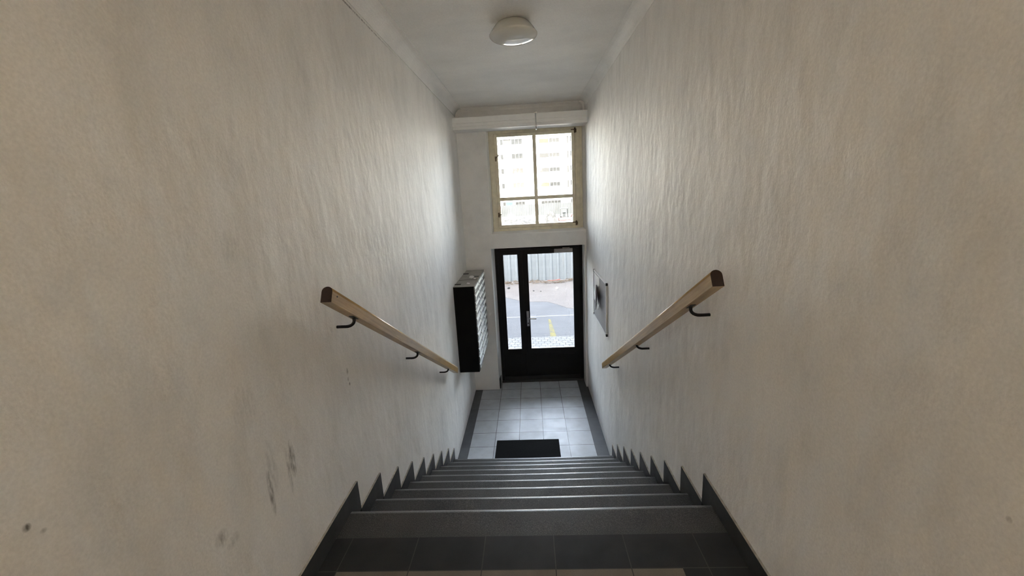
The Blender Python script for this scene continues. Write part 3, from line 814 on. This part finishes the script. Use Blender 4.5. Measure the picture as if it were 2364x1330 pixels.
# debris under the fence
rr = random.Random(3); bm = NB()
for i in range(620):
    x = rr.uniform(-3, 4); y = fy-0.08-min(0.55, abs(rr.gauss(0, 0.22)))
    if 0.35 < x < 1.25 and y > 14.40: y -= 0.32
    a = rr.uniform(-1.2, 1.2); l = rr.uniform(0.04, 0.24)
    z = ZG+0.02+rr.uniform(0, 0.05)
    tube(bm, [(x, y, z), (x+l*math.cos(a), y-abs(l*math.sin(a))*0.5, z+rr.uniform(-.01, .04))], rr.uniform(0.002, 0.009), 5)
tag(obj('twig_litter', bm, MO['twig']), 'brown twigs and litter lying along the foot of the metal fence', 'litter', None, 'stuff')
bm = NB(); tube(bm, [(0.66, 14.60, ZG+0.022), (0.85, 14.58, ZG+0.022), (1.0, 14.60, ZG+0.03), (1.1, 14.62, ZG+0.05)], 0.016, 8)
tag(obj('plastic_strip', bm, MO['redp']), 'red plastic strip lying among the twigs at the fence', 'litter')
def stone(x, y, r, z, m, label, name='stone', squash=0.6):
    bm = NB(); bmesh.ops.create_icosphere(bm, subdivisions=2, radius=r); q = random.Random(x*31+y)
    for v in bm.verts: v.co *= 0.8+0.35*q.random(); v.co.z *= squash
    zm = min(v.co.z for v in bm.verts)
    for v in bm.verts: v.co += Vector((x, y, z-zm))
    tag(obj(name, bm, m), label, 'stone')
stone(0.895, 13.25, 0.042, ZG+0.005, M['paper'], 'white lump on the earth verge to the right', squash=0.9)
stone(0.13, 13.1, 0.03, ZG+0.005, MO['stone'], 'small dark stone on the verge below the left edge of the large pane')
stone(-0.70, 13.6, 0.045, ZG+0.005, MO['rubble'], 'dark stone on the verge behind the narrow side pane')
stone(0.36, 13.0, 0.022, ZG+0.005, MO['stone'], 'dark pebble on the verge near the middle of the large pane')
# building site: rubble heaps, inner hoarding, machine
def heap(name, x0, x1, y0, y1, h, seed, label):
    q = random.Random(seed); bm = NB(); nx, ny = 36, 16; g = []
    ks = [(q.uniform(x0, x1), q.uniform(y0+1, y1-1), q.uniform(0.6, 1.6), q.uniform(0.4, 1.0)) for _ in range(14)]
    for j in range(ny+1):
        row = []
        for i in range(nx+1):
            x = x0+(x1-x0)*i/nx; y = y0+(y1-y0)*j/ny
            z = sum(a*math.exp(-((x-cx)**2+(y-cy)**2)/(s*s)) for cx, cy, s, a in ks)*h
            e = min(1, 4*min(i/nx, 1-i/nx, j/ny, 1-j/ny))
            row.append(bm.verts.new((x, y, ZG+0.001+z*e+q.uniform(0, 0.10)*h*e)))
        g.append(row)
    for A, B in zip(g, g[1:]):
        for i in range(nx): bm.faces.new((A[i], A[i+1], B[i+1], B[i]))
    tag(obj(name, bm, MO['rubble']), label, 'rubble', None, 'stuff')
heap('rubble_heap', -4.5, 1.6, 38, 48, 0.65, 5, 'grey rubble heap on the site, left half of the window')
heap('rubble_heap', 1.8, 3.0, 40, 50, 0.45, 9, 'low rubble heap on the site beside the red machine')
hoard = thing('site_hoarding', (0, 62, ZG), 'long pale sheet hoarding far behind the rubble', 'fence')
for i in range(-12, 16):
    bm = NB(); pts = []; x0 = i*2.5
    for k in range(21): pts.append((x0+2.48*k/20, 62+(0.04 if k % 2 else 0.0)))
    t_ = [bm.verts.new((a, b, ZG+1.65+0.06*(i % 2))) for a, b in pts]; b_ = [bm.verts.new((a, b, ZG+0.02)) for a, b in pts]
    for k in range(20): bm.faces.new((b_[k], b_[k+1], t_[k+1], t_[k]))
    o = obj('hoarding_panel', bm, MO['hoard'], hoard); sd = o.modifiers.new('thickness', 'SOLIDIFY'); sd.thickness = 0.01
ex = thing('mini_excavator', (3.75, 43.5, ZG), 'small excavator with grey cab and red body parked on the site', 'excavator')
for y in (42.9, 44.1):
    bm = NB(); prism(bm, [(3.15, ZG+0.10), (3.25, ZG+0.0), (4.35, ZG), (4.45, ZG+0.10), (4.45, ZG+0.22), (4.35, ZG+0.30), (3.25, ZG+0.30), (3.15, ZG+0.22)], 1, y-0.15, y+0.15); obj('track', bm, MO['rubber'], ex)
bm = NB(); box(bm, 3.15, 4.55, 42.95, 44.05, ZG+0.301, ZG+0.62); bevel_all(bm, 0.06, 2); obj('body', bm, MO['red'], ex)
bm = NB()
for x in (3.35, 4.09):
    for y in (43.0, 43.85): box(bm, x, x+0.09, y, y+0.09, ZG+0.62, ZG+1.45)
box(bm, 3.35, 4.18, 43.0, 43.94, ZG+1.45, ZG+1.54); box(bm, 3.35, 4.18, 43.0, 43.94, ZG+0.62, ZG+0.70)
box(bm, 3.62, 3.92, 43.5, 43.62, ZG+0.70, ZG+1.1)
obj('cab', bm, MO['cabc'], ex)
bm = NB(); tube(bm, [(4.4, 43.3, ZG+0.55), (4.75, 43.2, ZG+1.15), (5.15, 43.1, ZG+0.85), (5.2, 43.1, ZG+0.35)], 0.07, 8); obj('digging_arm', bm, MO['red'], ex)
# apartment block
BY = 85.0
ab = thing('apartment_block', (2, BY, ZG), 'white apartment block with rows of windows seen through the window', 'building')
bm = NB(); box(bm, -26, 34, BY+0.06, BY+12, ZG+0.001, 12.25); obj('wall', bm, MO['facade'], ab)
bm = NB(); box(bm, -26.3, 34.3, BY-0.25, BY+12.2, 12.25, 12.5); obj('roof_edge', bm, MO['spacer'], ab)
protoW = {}
def bwin(x0, x1, z0, z1, n, pm):
    key = (round(x1-x0, 2), round(z1-z0, 2), n, pm.name)
    if key not in protoW:
        W_, H_ = x1-x0, z1-z0
        bm = NB(); t = 0.09
        box(bm, 0, W_, -0.02, 0.06, 0, t); box(bm, 0, W_, -0.02, 0.06, H_-t, H_)
        for i in range(n+1):
            x = (W_-t)*i/n; box(bm, x, x+t, -0.02, 0.06, t, H_-t)
        a = obj('window', bm, MO['frame'], ab, local=True)
        bm = NB(); box(bm, t*0.5, W_-t*0.5, 0.02, 0.05, t*0.5, H_-t*0.5); b = obj('pane', bm, pm, a, local=True)
        protoW[key] = (a, b)
    else:
        pa, pb = protoW[key]; a = pa.copy(); C.objects.link(a); a.parent = ab; b = pb.copy(); C.objects.link(b); b.parent = a
    a.location = (x0-2, 0, z0-ZG)
def bpan(x0, x1, z0, z1, m):
    bm = NB(); box(bm, x0, x1, BY+0.0, BY+0.06, z0, z1); obj('facade_panel', bm, m, ab)
rows_ = [11.10, 8.40, 5.65, 2.84]
for bay in (-2, -1, 0, 1, 2):
    ox = bay*13.6
    for i, z in enumerate(rows_):
        bwin(-4.92+ox, -4.28+ox, z, z+1.05, 1, MO['wpane']); bwin(-2.72+ox, -0.49+ox, z, z+1.05, 3, MO['wpane'])
        bpan(-4.24+ox, -2.78+ox, z+0.02, z+1.03, MO['spacer'])
        bwin(4.62+ox, 6.69+ox, z, z+0.82, 3, MO['wpane'] if i > 1 else MO['blind'])
        bpan(2.75+ox, 4.58+ox, z+0.02, z+0.80, MO['yblind'] if i in (0, 3) else MO['blind'])
        bwin(8.08+ox, 8.48+ox, z-0.35, z+1.05, 1, MO['blind'])
    bwin(-4.92+ox, -4.28+ox, -0.55, 0.25, 1, MO['wpane']); bwin(-2.40+ox, -0.44+ox, -0.5, 0.20, 3, MO['wpane']); bwin(2.77+ox, 6.74+ox, -0.55, 0.12, 6, MO['wpane'])
bm = NB(); tube(bm, [(0.75, BY-0.02, 5.5), (0.75, BY-0.02, ZG+0.01)], 0.06, 8); obj('drain_pipe', bm, MO['frame'], ab)
bm = NB(); box(bm, -3.35, -2.30, 67.0, 67.05, -0.42, 0.44)
for x in (-3.28, -2.40): box(bm, x, x+0.06, 67.05, 67.11, ZG, 0.44)
tag(obj('blue_banner', bm, MO['blue']), 'light blue banner standing in front of the apartment block', 'banner')
